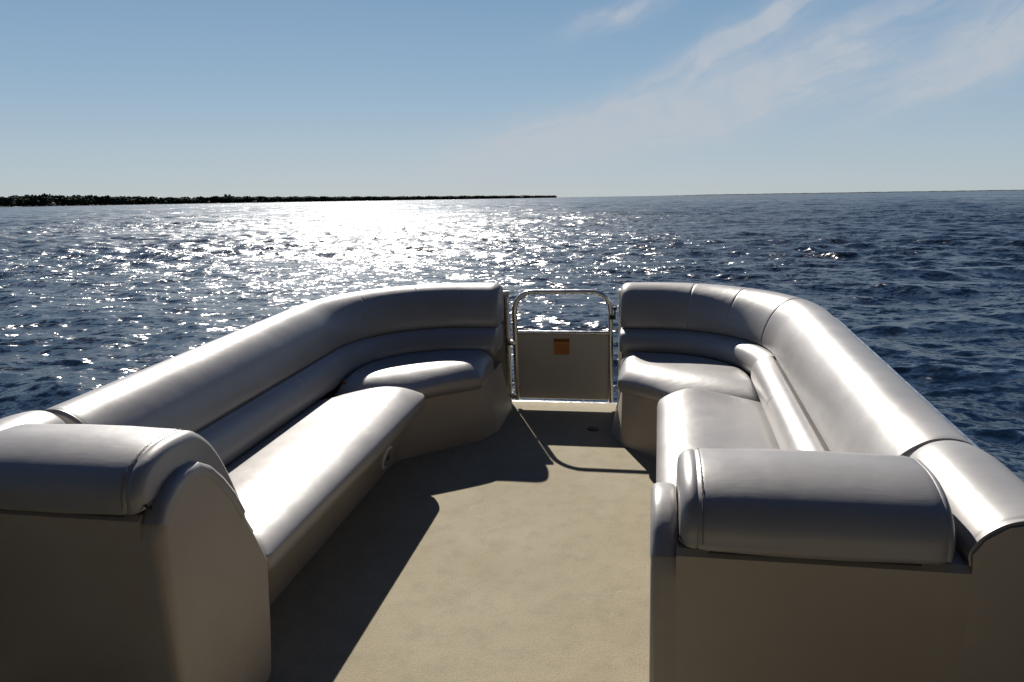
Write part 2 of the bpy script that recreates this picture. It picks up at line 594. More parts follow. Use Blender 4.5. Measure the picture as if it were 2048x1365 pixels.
def cushion(sgn, corners, prof, weight, k=10, tilt=0.06, spine=0.0, soft=0.19):
    """corners (u, y, radius); prof (inset, z) from the bottom edge up over the top; weight(edge normal) scales the inset"""
    P0 = [Vector(c[:2]) for c in corners]
    N = len(P0)
    area = sum(P0[i].x * P0[(i + 1) % N].y - P0[(i + 1) % N].x * P0[i].y for i in range(N))
    so = 1 if area > 0 else -1
    en = []
    for i in range(N):
        d = (P0[(i + 1) % N] - P0[i]).normalized()
        en.append(Vector((d.y, -d.x)) * so)
    rings = []
    for ins, z in prof:
        cs = []
        for i in range(N):
            na, nb = en[i - 1], en[i]
            ia, ib = ins * weight(na), ins * weight(nb)
            det = na.x * nb.y - na.y * nb.x
            if abs(det) < 0.05:
                q = P0[i] - (na + nb).normalized() * (ia + ib) / 2
            else:
                ca, cb = na.dot(P0[i]) - ia, nb.dot(P0[i]) - ib
                q = Vector(((ca * nb.y - cb * na.y) / det, (na.x * cb - nb.x * ca) / det))
            cs.append((q, corners[i][2] + 0.7 * ins))
        rings.append([(XC + sgn * q.x, q.y, z) for q in round_fixed(cs, 6, k)])
    # crowned top: a smooth height that falls away towards every edge, slowly at the front nose
    pol = round_fixed([(p, corners[i][2]) for i, p in enumerate(P0)], 6, k)
    ex = [p.x for p in pol]; ey = [p.y for p in pol]
    cx_ = sum(ex) / len(ex) if not spine else (min(ex) + max(ex)) / 2
    cy_ = sum(ey) / len(ey)
    def hgt(p):
        h = 1.0
        for q, nn_ in zip(P0, en):
            d = max(0.0, (q - p).dot(nn_))
            x = min(1.0, d / max(0.03, soft * weight(nn_) ** 1.2))
            h *= (1 - (1 - x) ** 2) ** 0.55
        return prof[-1][1] + 0.086 * h - tilt * max(0.0, p.x - 0.70) ** 1.3 * min(1.0, h * 1.5)
    for f in (0.992, 0.98, 0.962, 0.94, 0.91, 0.875, 0.83, 0.78, 0.72, 0.65, 0.57, 0.48, 0.38, 0.27, 0.15, 0.05):
        ring = []
        for p in pol:
            t_ = Vector((cx_, min(max(p.y, min(ey) + spine), max(ey) - spine) if spine else cy_))
            q = t_ + (p - t_) * f
            ring.append((XC + sgn * q.x, q.y, hgt(q)))
        rings.append(ring)
    return loft(rings)

def prism(sgn, top, bot, z1, z0, n=6):
    a = round_poly(top, n); b2 = round_poly(bot, n)
    return a, b2

# ------------------------------------------------------------------ water (real displaced waves)
def make_water():
    rng = np.random.default_rng(11)
    cols_f = np.radians(np.arange(-47, 47.001, 0.085))
    cols_b = np.radians(np.concatenate([np.arange(48.5, 311.6, 2.0)]))
    th = np.concatenate([cols_f, cols_b])
    nth = len(th)
    rr = [1.2]
    while rr[-1] < 30000:
        r = rr[-1]
        dr = 0.035 if r < 8 else (r * 0.0042 if r < 400 else r * 0.018)
        rr.append(r + dr)
    rr = np.array(rr)
    nr = len(rr)
    # wave components
    comps = []
    lam = 9.0
    wind = math.radians(205)
    K = 150
    lams = np.exp(np.linspace(math.log(9.5), math.log(0.22), K))
    dirs = wind + rng.normal(0, 0.62, K)
    ph = rng.uniform(0, 2 * np.pi, K)
    slope = 0.0240 * np.ones(K)                    # rms slope carried by each component
    slope *= np.where(lams > 2.2, (2.2 / lams) ** 1.1, 1.0)
    slope *= np.where(lams < 0.8, 0.85, 1.0)
    k = 2 * np.pi / lams
    amp = slope * math.sqrt(2) / k
    kx, ky = k * np.sin(dirs), k * np.cos(dirs)
    X = np.empty((nr, nth), np.float64); Y = np.empty_like(X); Z = np.zeros_like(X)
    st, ct = np.sin(th), np.cos(th)
    CH = 60
    for i0 in range(0, nr, CH):
        i1 = min(nr, i0 + CH)
        r = rr[i0:i1, None]
        x = r * st[None]; y = r * ct[None]
        z = np.zeros_like(x); dx = np.zeros_like(x); dy = np.zeros_like(x)
        rm = rr[(i0 + i1) // 2 if (i0 + i1) // 2 < nr else nr - 1]
        sp = max(rr[min(i1, nr - 1)] - rr[min(i1, nr - 1) - 1], rm * 0.0015)
        # patchy wave groups
        grp = 0.75 + 0.35 * np.sin(x * 0.11 + y * 0.05 + 1.0) * np.sin(y * 0.13 - x * 0.04 + 2.0)
        if sp < 4.0:
            for j in range(K):
                f = lams[j] / (2.3 * sp)
                if f < 1: continue
                fade = min(1.0, (f - 1) * 1.5)
                a = kx[j] * x + ky[j] * y + ph[j]
                s_, c_ = np.sin(a), np.cos(a)
                A = amp[j] * fade
                z += A * c_
                dx -= A * math.sin(dirs[j]) * s_
                dy -= A * math.cos(dirs[j]) * s_
        X[i0:i1] = x + dx * 0.85 * grp
        Y[i0:i1] = y + dy * 0.85 * grp
        Z[i0:i1] = z * grp
    co = np.stack([X, Y, Z], -1).reshape(-1, 3).astype(np.float32)
    i = np.arange(nr - 1)[:, None] * nth
    j = np.arange(nth)[None]
    jn = (j + 1) % nth
    a = i + j; b2 = i + jn; c2 = b2 + nth; d2 = a + nth
    quads = np.stack([a, d2, c2, b2], -1).reshape(-1, 4).astype(np.int32)
    cen = len(co)
    co = np.vstack([co, np.array([[0, 0, 0]], np.float32)])
    tris = np.stack([np.full(nth, cen), np.arange(nth), (np.arange(nth) + 1) % nth], -1).astype(np.int32)[:, [0, 2, 1]]
    me = bpy.data.meshes.new('water')
    me.vertices.add(len(co)); me.vertices.foreach_set('co', co.ravel())
    nl = quads.size + tris.size
    me.loops.add(nl)
    me.loops.foreach_set('vertex_index', np.concatenate([quads.ravel(), tris.ravel()]))
    nf = len(quads) + len(tris)
    me.polygons.add(nf)
    ls = np.concatenate([np.arange(len(quads)) * 4, quads.size + np.arange(len(tris)) * 3]).astype(np.int32)
    me.polygons.foreach_set('loop_start', ls)
    me.polygons.foreach_set('use_smooth', np.ones(nf, bool))
    me.update(calc_edges=True)
    me.materials.append(M['water'])
    o = bpy.data.objects.new('water', me)
    C.objects.link(o)
    o['kind'] = 'structure'
    if me.polygons[0].normal.z < 0: me.flip_normals()
    return o
make_water()

# ------------------------------------------------------------------ far shore
# x position in the photo -> (lateral slope, distance)
def shore_pt(px, D):
    return Vector(((px - 1024) / 1540 * 1.017 * D, D, 0))
SH = [(-500, 1000, 13), (-200, 1120, 14), (0, 1300, 14.5), (90, 1400, 17.5), (150, 1480, 18), (230, 1580, 16.5), (300, 1680, 15.5), (345, 1760, 13.5), (420, 1880, 13.5), (480, 1980, 15),
      (560, 2120, 13.5), (650, 2300, 13), (760, 2550, 12), (880, 2900, 11.5), (980, 3250, 11.5), (1060, 3600, 10.5), (1090, 3760, 9.5), (1110, 3850, 10), (1116, 3900, 6)]
def sh_at(px):
    for (a, D0, h0), (b2, D1, h1) in zip(SH, SH[1:]):
        if a <= px <= b2:
            f = (px - a) / (b2 - a)
            return D0 + (D1 - D0) * f, h0 + (h1 - h0) * f
    return SH[-1][1], SH[-1][2]
def far_shore():
    bm = bmesh.new()
    prev = None
    for px in list(range(-500, 1117, 12)) + [1118]:
        D, h = sh_at(px)
        D += 12 * math.sin(px * 0.09) + 8 * math.sin(px * 0.031)
        row = []
        for dd, z in ((0, -0.6), (6, 0.5), (30, 1.6), (160, 3.0), (420, 4.0), (430, -1)):
            p = shore_pt(px, D + dd); p.z = z
            row.append(bm.verts.new(p))
        if prev:
            for k in range(len(row) - 1): bm.faces.new((prev[k], row[k], row[k + 1], prev[k + 1]))
        prev = row
    bmesh.ops.recalc_face_normals(bm, faces=bm.faces)
    me = bpy.data.meshes.new('far_shore'); bm.to_mesh(me); bm.free()
    me.materials.append(M['shore'])
    o = bpy.data.objects.new('far_shore', me); C.objects.link(o); o['kind'] = 'structure'
far_shore()

def far_wood():
    rs = np.random.default_rng(5)
    tri_v = []; tri_f = []
    # one clump = jittered octahedral leaf mass; many per tree, thousands of trees
    ico = bmesh.new(); bmesh.ops.create_icosphere(ico, subdivisions=1, radius=1.0)
    iv = np.array([v.co[:] for v in ico.verts]); ifc = np.array([[v.index for v in f.verts] for f in ico.faces]); ico.free()
    n = 0
    for row in range(6):
        px = -500.0
        while px < 1114:
            D, h = sh_at(px)
            D2 = D + 14 + row * 22 + rs.uniform(-6, 6) + 12 * math.sin(px * 0.09) + 8 * math.sin(px * 0.031)
            c = shore_pt(px, D2)
            hh = 1.12 * h * (1.0 + 0.13 * math.sin(px * 0.06 + row) + 0.07 * math.sin(px * .21)) * rs.uniform(0.90, 1.02)
            if 472 < px < 484 and row == 1: hh = h * 1.55
            if 485 < px < 492 and row == 1: hh = h * 1.25
            rad_ = rs.uniform(3.0, 5.5)
            for q in range(4):
                s = rad_ * rs.uniform(0.65, 1.05)
                zc = hh * (0.25 + 0.55 * q / 3) + rs.uniform(-.6, .6)
                if q == 3: s *= 0.75; zc = hh - s * .9
                off = np.array([rs.uniform(-1, 1) * rad_ * .6, rs.uniform(-1, 1) * rad_ * .6, 0])
                v = iv * (s * rs.uniform(0.72, 1.25, (12, 1)) * np.array([1, 1, 1.05 if q < 3 else .95]))
                tri_v.append(v + np.array([c.x, c.y, zc]) + off); tri_f.append(ifc + n); n += 12
            px += rad_ * 1.0 / D * 1540 * rs.uniform(0.7, 1.3)
    co = np.vstack(tri_v); fc = np.vstack(tri_f)
    me = bpy.data.meshes.new('far_wood')
    me.from_pydata(co.tolist(), [], fc.tolist())
    me.materials.append(M['foliage'])
    o = bpy.data.objects.new('far_wood', me); C.objects.link(o)
    tag(o, 'dark low belt of trees along the far shore on the left of the horizon', 'wood', kind='stuff')
far_wood()

def low_coast():
    rs = random.Random(3)
    bm = bmesh.new(); prev = None
    for i in range(0, 160):
        px = 1310 + i * 8
        D = 9000 - (px - 1310) * 0.9
        h = 7.5 * min(1, (px - 1305) / 120 + 0.15) * (0.8 + 0.4 * rs.random())
        row = []
        for dd, z in ((0, -1), (20, h * 0.8), (60, h), (300, h * .9), (310, -1)):
            p = shore_pt(px, D + dd); p.z = z; row.append(bm.verts.new(p))
        if prev:
            for k in range(4): bm.faces.new((prev[k], row[k], row[k + 1], prev[k + 1]))
        prev = row
    bmesh.ops.recalc_face_normals(bm, faces=bm.faces)
    me = bpy.data.meshes.new('hills'); bm.to_mesh(me); bm.free()
    me.materials.append(M['foliage'])
    o = bpy.data.objects.new('low_coast', me); C.objects.link(o); o['kind'] = 'structure'
low_coast()

def house(px, w_, h_, label, roofh=2.0, dup=None):
    D, _ = sh_at(px)
    c = shore_pt(px, D + 2 + 12 * math.sin(px * 0.09) + 8 * math.sin(px * 0.031)); c.z = 0.4
    r = bpy.data.objects.new('shore_house', None); C.objects.link(r); r.location = c
    tag(r, label, 'house', 'pale houses along the far shore')
    def part(name, bm, m_, par=r):
        bmesh.ops.recalc_face_normals(bm, faces=bm.faces)
        me = bpy.data.meshes.new(name); bm.to_mesh(me); bm.free(); me.materials.append(m_)
        o = bpy.data.objects.new(name, me); C.objects.link(o); o.parent = par; return o
    wl = part('wall', box(-w_ / 2, w_ / 2, 0, 7, 0, h_), M['wall'])
    bm = bmesh.new()
    e = .5
    v = [bm.verts.new(p) for p in ((-w_ / 2 - e, -e, h_), (w_ / 2 + e, -e, h_), (w_ / 2 + e, 7 + e, h_), (-w_ / 2 - e, 7 + e, h_), (-w_ / 2 - e, 3.5, h_ + roofh), (w_ / 2 + e, 3.5, h_ + roofh))]
    for f in ((0, 1, 5, 4), (2, 3, 4, 5), (0, 4, 3), (1, 2, 5), (0, 3, 2, 1)): bm.faces.new([v[q] for q in f])
    part('roof', bm, M['roof'])
    for q in (-0.28, 0.28): part('window', box(q * w_ - .6, q * w_ + .6, -.06, .05, 1.2, 2.6), M['window'])
house(138, 9, 4.6, 'small white house at the water, leftmost on the far shore')
house(440, 8, 3.6, 'small white house before the wood, left of its tallest treetop')
house(530, 10, 3.6, 'small white house before the wood, right of its tallest treetop')
house(1047, 15, 6.5, 'pale house near the far tip of the wooded shore')

# small sailing vessel far out on the right
sv = bpy.data.objects.new('sailing_boat', None); C.objects.link(sv)
sv.location = shore_pt(1727, 5200)
tag(sv, 'tiny boat far out on the right of the horizon', 'boat')
def plainpart(name, bm, m_, par):
    bmesh.ops.recalc_face_normals(bm, faces=bm.faces)
    me = bpy.data.meshes.new(name); bm.to_mesh(me); bm.free(); me.materials.append(m_)
    o = bpy.data.objects.new(name, me); C.objects.link(o); o.parent = par; return o
bm = loft([[(-9 + 0, y * 0.3, 2.4 + 0), (-9, y * .3 + .6, 2.4), (-8.5, 0, 0.2)] if False else [(x, -wd, 2.2), (x, wd, 2.2), (x, wd * .5, 0), (x, -wd * .5, 0)]
           for x, wd, y in ((-9, 1.6, 0), (-4, 2.4, 0), (3, 2.4, 0), (8, 1.2, 0), (10.5, .15, 0))])
plainpart('hull', bm, M['white'], sv)
plainpart('cabin', box(-6, 2, -1.6, 1.6, 2.15, 5.5, 0.3, 2), M['white'], sv)
plainpart('mast', tube([(-1, 0, 5.4), (-1, 0, 13)], 0.22, 8), M['metal'], sv)

# ------------------------------------------------------------------ the boat: deck, fence, gate, pontoons
boat = thing('pontoon_boat', (XC, 0, 0), 'pontoon boat with tan carpeted deck, metal railings and a low bow gate', 'boat')
bm = box(XC - 1.50, XC + 1.50, -4.2, 4.80, -0.07, 0.0)
obj('deck', bm, M['carpet'], boat, 'worn tan carpet deck')
bm = box(XC - 1.52, XC + 1.52, 4.802, 4.84, -0.09, -0.004, 0.004, 2)
obj('deck_trim', bm, M['metal'], boat)
for s in (-1, 1):
    rings = []
    for y, r_ in ((-4.1, 0.30), (3.9, 0.30), (4.3, 0.27), (4.6, 0.19), (4.85, 0.08), (4.95, 0.02)):
        rings.append([(XC + s * 1.08 + r_ * math.cos(a * math.pi / 12), y, -0.40 + (0.30 - r_) * 0.55 + r_ * math.sin(a * math.pi / 12)) for a in range(24)])
    obj('pontoon', loft(rings), M['hull'], boat)

def fence_path(uin, y0, off=0.0):
    return [(XC, 0)]  # placeholder, not used

for s in (-1, 1):
    P_ = path(-0.6, 0.345, 0.06)
    rail = [(XC + s * (u - nx * 0.035), y - ny * 0.035, 0.765) for u, y, nx, ny in P_]
    # square top rail
    sec = [(-0.042, 0.722), (-0.014, 0.722), (-0.014, 0.750), (-0.042, 0.750)]
    rings = [[(XC + s * (u + nx * d), y + ny * d, z) for d, z in sec] for u, y, nx, ny in P_]
    ro = obj('fence_rail', loft(rings), M['metal'], boat, ang=30)
    sec = [(-0.034, 0.04), (-0.028, 0.04), (-0.028, 0.722), (-0.034, 0.722)]
    rings = [[(XC + s * (u + nx * d), y + ny * d, z) for d, z in sec] for u, y, nx, ny in P_]
    obj('fence_panel', loft(rings), M['sheet'], boat, ang=30)
    # posts by the gate
    obj('fence_post', sbox(s, 0.346, 0.372, 4.722, 4.752, 0.0, 0.721, 0.004), M['metal'], boat)
    for y in (0.8, 2.2, 3.5):
        obj('fence_post', sbox(s, 1.452, 1.478, y, y + 0.026, 0.0, 0.72, 0.003), M['metal'], boat)

# bow gate: bent tube frame, mid rail, sheet panel
GW, GT, GY = 0.300, 0.752, 4.69
gate = None
gpts = []
rc_ = 0.115
gpts.append((XC - GW, GY, 0.045))
gpts.append((XC - GW, GY, GT - rc_))
for k in range(1, 9):
    a = math.pi - math.pi / 2 * k / 8
    gpts.append((XC - GW + rc_ + rc_ * math.cos(a), GY, GT - rc_ + rc_ * math.sin(a)))
for k in range(0, 9):
    a = math.pi / 2 - math.pi / 2 * k / 8
    gpts.append((XC + GW - rc_ + rc_ * math.cos(a), GY, GT - rc_ + rc_ * math.sin(a)))
gpts.append((XC + GW, GY, 0.045))
gb = tube(gpts, 0.0155, 12)
merge(gb, tube([(XC - GW, GY, 0.492), (XC + GW, GY, 0.492)], 0.0135, 12))
merge(gb, tube([(XC - GW, GY + .004, 0.062), (XC + GW, GY + .004, 0.062)], 0.006, 12))
gate = obj('bow_gate', gb, M['metal'], boat, 'bent tube bow gate with tan lower panel')
obj('gate_panel', box(XC - GW + .012, XC + GW - .012, GY - .003, GY + .003, 0.062, 0.482), M['sheet'], gate)
bm = box(XC - 0.056, XC + 0.044, GY - .0065, GY - .0035, 0.352, 0.457)
lab = obj('warning_label', bm, M['orange'], gate, 'orange warning label')
# long hinge on the left, latch on the right
bm = tube([(XC - GW - 0.018, GY + .014, 0.085), (XC - GW - 0.018, GY + .014, 0.66)], 0.0045, 8)
for k in range(24):
    z = 0.10 + k * 0.0235
    merge(bm, cyl((XC - GW - 0.018, GY + .014, z), (0, 0, 1), 0.0062, 0.013, 10))
obj('gate_hinge', bm, M['metal'], gate)
for z in (0.06, 0.41):
    obj('hinge_bracket', box(XC - GW - 0.05, XC - GW + 0.006, GY - 0.028, GY - 0.016, z, z + 0.03, 0.003, 2), M['metal'], gate)
bm = box(XC + GW - .004, XC + GW + 0.032, GY - .034, GY - .016, 0.585, 0.61, 0.003, 2)
merge(bm, cyl((XC + GW + .028, GY - .03, 0.655), (0, 0, 1), 0.012, 0.02, 14, 0.003))
merge(bm, cyl((XC + GW + .028, GY - .03, 0.62), (0, 0, 1), 0.005, 0.07, 10))
obj('gate_latch', bm, M['black'], gate)
# recessed drain cap in the bow floor
bm = cyl((XC + 0.22, 4.30, 0.003), (0, 0, 1), 0.035, 0.006, 28, 0.002)
obj('deck_socket', bm, M['black'], boat)

# unseen sun cover and frame, added above the camera to shade aft furniture faces
rings = []
for k in range(15):
    f = k / 14
    y = -2.6 + f * 3.6
    zc = 2.12 + 0.10 * math.sin(math.pi * f)
    top_ = []
    for q in range(21):
        g_ = q / 20 * 2 - 1
        top_.append((XC + g_ * 1.28, y, zc - 0.16 * abs(g_) ** 2.6))
    rings.append(top_ + [(x, yy_, z - 0.006) for x, yy_, z in top_[::-1]])
obj('added_canopy', loft(rings), M['canvas'], boat, 'unseen canvas cover added to shade the furniture')
for y, z, ym in ((0.96, 1.98, -1.6), (-2.5, 1.95, -0.95)):
    pts_ = [(XC - 1.46, ym, 0.75), (XC - 1.35, y * .3 + ym * .7, 1.62), (XC - 1.24, y, z), (XC - .9, y, z + .10), (XC, y, z + .155), (XC + .9, y, z + .10), (XC + 1.24, y, z), (XC + 1.35, y * .3 + ym * .7, 1.62), (XC + 1.46, ym, 0.75)]
    obj('added_canopy_frame', tube(catmull(pts_, 6, closed=False), 0.0125, 10), M['metal'], boat)

# ------------------------------------------------------------------ the two wraparound benches
Y0 = 2.04
BACK = [(0.225, 0.562), (0.250, 0.570), (0.262, 0.592), (0.256, 0.640), (0.236, 0.700), (0.205, 0.752), (0.165, 0.790), (0.115, 0.814),
        (0.062, 0.816), (0.018, 0.798), (-0.004, 0.760), (-0.008, 0.690), (-0.004, 0.600), (0.02, 0.562), (0.12, 0.555)]
ROLL = [(0.06, 0.452), (0.30, 0.440), (0.335, 0.444), (0.352, 0.470), (0.350, 0.510), (0.330, 0.545), (0.295, 0.566), (0.240, 0.572), (0.06, 0.560)]
ROLLS = [(0.06, 0.452), (0.30, 0.440), (0.345, 0.444), (0.368, 0.472), (0.366, 0.520), (0.345, 0.556), (0.305, 0.578), (0.268, 0.578), (0.240, 0.560), (0.06, 0.556)]

ROLLL = [(0.06, 0.430), (0.27, 0.405), (0.325, 0.412), (0.338, 0.455), (0.328, 0.500), (0.308, 0.540), (0.280, 0.562), (0.240, 0.572), (0.06, 0.560)]

def bench(s, label):
    b = thing('wraparound_bench', (XC + s * 0.95, 3.2, 0), label, 'bench', 'grey vinyl benches along both sides of the bow')
    Pp = path(Y0)
    S = arclen(Pp)[-1]
    sa = (YO - RO) - Y0             # arclength where the corner begins
    seams = [sa + 0.16, sa + 0.62, sa + 0.95] if s > 0 else [sa + 0.75]
    if s > 0:
        # the cover changes panel at the corner: side run and corner run are two cushions pressed together
        cut = sa + 0.30
        A = [p for p, q in zip(Pp, arclen(Pp)) if q <= cut]
        B = [p for p, q in zip(Pp, arclen(Pp)) if q >= cut - 0.03]
        o1 = obj('backrest', sweep(s, A, BACK, 0.035, 0.02, seams=(), k0=0.10, k1=0.05), M['vinyl'], b, ang=60)
        SB = arclen(B)[-1]
        o2 = obj('backrest', sweep(s, B, BACK, 0.02, 0.055, seams=(0.43, 0.78), depth=0.0022, k0=0.05, k1=0.22), M['vinyl'], b, ang=60)
    else:
        o1 = obj('backrest', sweep(s, Pp, BACK, 0.035, 0.055, seams=(sa + 0.50, sa + 0.95), depth=0.0018, k0=0.10, k1=0.22), M['vinyl'], b, ang=60)
    # piping at the aft end of the backrest
    sec = catmull([(d, z, 0) for d, z in BACK], 5)
    cd = sum(p.x for p in sec) / len(sec); cz = sum(p.y for p in sec) / len(sec)
    pp = [(XC + s * (UO - (cd + (p.x - cd) * 0.985)), Y0 + 0.012, cz + (p.y - cz) * 0.985) for p in sec]
    obj('piping', tube(pp, 0.0035, 6, closed=True), M['vinyl'], o1)
    # lower roll
    cutr = sa + 0.02
    A = [p for p, q in zip(Pp, arclen(Pp)) if q <= cutr]
    B = [p for p, q in zip(Pp, arclen(Pp)) if q >= cutr - 0.05]
    if s < 0:
        obj('back_roll', sweep(s, Pp, ROLLL, 0.02, 0.04, seams=(sa - 0.5,), depth=0.0015, k0=0.1, k1=0.2), M['vinyl'], b, ang=60)
    else:
      obj('back_roll', sweep(s, A, ROLLS, 0.02, 0.06, seams=(sa - 0.62,), depth=0.002, k0=0.1, k1=0.28), M['vinyl'], b, ang=60)
      obj('back_roll', sweep(s, B, ROLL, 0.02, 0.04, k0=0.1, k1=0.2), M['vinyl'], b, ang=60)
    # seat cushions
    prof = [(0.075, 0.300), (0.030, 0.303), (0.008, 0.322), (0.0, 0.350), (0.0, 0.372)]
    def wt(nn_):
        return 0.16 if nn_.x > 0.8 else (0.30 + 0.70 * max(0.0, -nn_.x) if nn_.y < 0.5 else 0.6)
    obj('seat_cushion', cushion(s, [(0.588, 1.985, 0.03), (0.588, 3.70, 0.24 if s < 0 else 0.15), (0.76, 3.775, 0.2), (1.125, 3.60, 0.04), (1.125, 1.985, 0.02)], prof, wt, k=16, spine=0.22, soft=0.33 if s < 0 else 0.20, tilt=0.17 if s < 0 else 0.09), M['vinyl'], b, ang=60)
    profc = [(0.06, 0.305), (0.020, 0.308), (0.004, 0.325), (0.0, 0.350), (0.0, 0.374)]
    # the rear edge follows the back roll round the corner
    cu, cy, R_ = UO - RO, YO - RO, RO - 0.325
    corner = [(0.375, 4.035, 0.06)]
    rear = []
    for k in range(0, 10):
        a = math.pi / 2 * (1 - k / 9)
        rear.append((cu + R_ * math.cos(a), cy + R_ * math.sin(a), 0.02))
    corner += [(0.375, YO - 0.325, 0.05)] + rear + [(1.085, 3.61, 0.02), (0.70, 3.772, 0.05)]
    def wtc(nn_):
        return 0.35 + 0.65 * max(0.0, -nn_.y) + 0.2 * max(0.0, -nn_.x)
    obj('seat_cushion', cushion(s, corner, profc, wtc, 5, 0.0), M['vinyl'], b, ang=60)
    # moulded base: faces lean in towards the floor along the side
    top = [(0.690, 1.99), (0.690, 3.785), (0.400, 4.055), (0.385, 4.66), (1.38, 4.66), (1.38, 1.99)]
    bot = [(0.790, 1.99), (0.790, 3.690), (0.400, 4.050), (0.330, 4.22), (0.330, 4.66), (1.38, 4.66), (1.38, 1.99)]
    top.insert(3, (0.392, 4.25))
    bm = bmesh.new()
    vt = [bm.verts.new((XC + s * u, y, 0.312)) for u, y in top]
    vm_ = [bm.verts.new((XC + s * (u if i not in (0, 1) else u + 0.02), y, 0.27)) for i, (u, y) in enumerate(top)]
    vb = [bm.verts.new((XC + s * u, y, 0.0)) for u, y in bot]
    N = len(top)
    for ra_, rb_ in ((vb, vm_), (vm_, vt)):
        for k in range(N): bm.faces.new((ra_[k], ra_[(k + 1) % N], rb_[(k + 1) % N], rb_[k]))
    bm.faces.new(vt); bm.faces.new(vb)
    es = [e for e in bm.edges if abs(e.verts[0].co.z - e.verts[1].co.z) > 0.03]
    bmesh.ops.bevel(bm, geom=es, offset=0.022, segments=4, profile=0.5, affect='EDGES')
    base = obj('base', bm, M['panel'], b, ang=35)
    # courtesy speaker on the side base
    sl = math.atan2(0.08, 0.27)
    nrm_ = Vector((-s * math.cos(sl), 0, -math.sin(sl)))
    if s < 0:
        zc = 0.115
        uc = 0.79 - (0.08 / 0.27) * zc
        c0 = Vector((XC + s * uc, 3.47, zc)) + nrm_ * 0.004
        sp_ = obj('speaker', cyl(c0, nrm_, 0.062, 0.012, 40, 0.004), M['white'], b, 'round white speaker set in the bench base')
        obj('grille', cyl(c0 + nrm_ * 0.0065, nrm_, 0.047, 0.004, 36, 0.001), plain('grille_cloth', (0.25, 0.24, 0.22), 0.7), sp_)
        obj('badge', cyl(c0 + nrm_ * 0.0095, nrm_, 0.014, 0.004, 20, 0.001), M['black'], sp_)
        # catch on the roll where the two seats meet
        obj('hinge_clip', sbox(s, 1.02, 1.05, 3.655, 3.672, 0.435, 0.462, 0.004), M['label_ink'], b)
    else:
        obj('cushion_snap', sbox(s, 1.045, 1.066, 2.30, 2.325, 0.458, 0.470, 0.004), M['metal'], b)
    return b
bench(-1, 'long grey vinyl wraparound bench in shade left of the gate, with speaker in its base')
bench(1, 'long pale grey vinyl wraparound bench in sunlight right of the gate')

# ------------------------------------------------------------------ end cabinets with bolsters, near the camera
ARCH = [(1.500, 0.0), (1.500, 0.68), (1.512, 0.725), (1.540, 0.765), (1.590, 0.797), (1.645, 0.810), (1.700, 0.806), (1.750, 0.775), (1.795, 0.727),
        (1.840, 0.665), (1.880, 0.590), (1.925, 0.500), (1.965, 0.420), (1.980, 0.385), (1.978, 0.340), (1.955, 0.15), (1.932, 0.03), (1.90, 0.0)]
def cabinet(s, label, lab_b):
    b = thing('end_cabinet', (XC + s * 1.0, 1.7, 0), label, 'cabinet', 'tan vinyl cabinets closing the aft ends of the benches')
    # end panel with an arched top, rounded edges
    ring = [Vector((0, y, z)) for y, z in ARCH]
    cen_ = Vector((0, 1.72, 0.42))
    def lay(u, ins):
        out = []
        N = len(ring)
        for i in range(N):
            dd = (ring[(i + 1) % N] - ring[i - 1]).normalized()
            nn_ = Vector((0, dd.z, -dd.y))
            if nn_.dot(ring[i] - cen_) < 0: nn_ = -nn_
            q = ring[i] - nn_ * ins
            if q.z < 0: q.z = 0
            out.append((XC + s * u, q.y, q.z))
        return out
    rr_ = 0.030
    rings = []
    for k in range(0, 6):
        a = math.pi / 2 * k / 5
        rings.append(lay(0.5775 + rr_ * (1 - math.sin(a)), rr_ * (1 - math.cos(a))))
    rings = rings[::-1]
    rings.append(lay(0.6095, 0.0)); rings.append(lay(0.632, 0.0))
    obj('end_panel', loft(rings), M['panel'], b, ang=55)
    # short upholstered pad wrapped over the arched top
    N = len(ring)
    def off_(i, ins):
        dd = (ring[(i + 1) % N] - ring[i - 1]).normalized()
        nn_ = Vector((0, dd.z, -dd.y))
        if nn_.dot(ring[i] - cen_) < 0: nn_ = -nn_
        q = ring[i] + nn_ * ins
        return (q.y, q.z)
    idx = list(range(2, 11))
    rings = []
    for u, e in ((0.5765, -0.016), (0.5785, -0.006), (0.584, 0.002), (0.592, 0.0055), (0.602, 0.006), (0.618, 0.006), (0.628, 0.004), (0.633, -0.002)):
        o_ = [off_(i, e) for i in idx]; n_ = [off_(i, -0.030) for i in idx][::-1]
        rings.append([(XC + s * u, y, z) for y, z in o_ + n_])
    obj('arm_pad', loft(rings), M['vinyl'], b, ang=50)
    # body behind it: back wall facing aft, and flat top under the bolster
    prof = [(1.5006, 0.0), (1.5006, 0.735), (1.514, 0.747), (1.72, 0.747), (1.80, 0.70), (1.93, 0.44), (1.93, 0.0)]
    rings = [[(XC + s * u, y, z) for y, z in prof] for u in (0.6312, 0.9, 1.2, 1.425)]
    obj('body', loft(rings), M['panel'], b, ang=30)
    return b
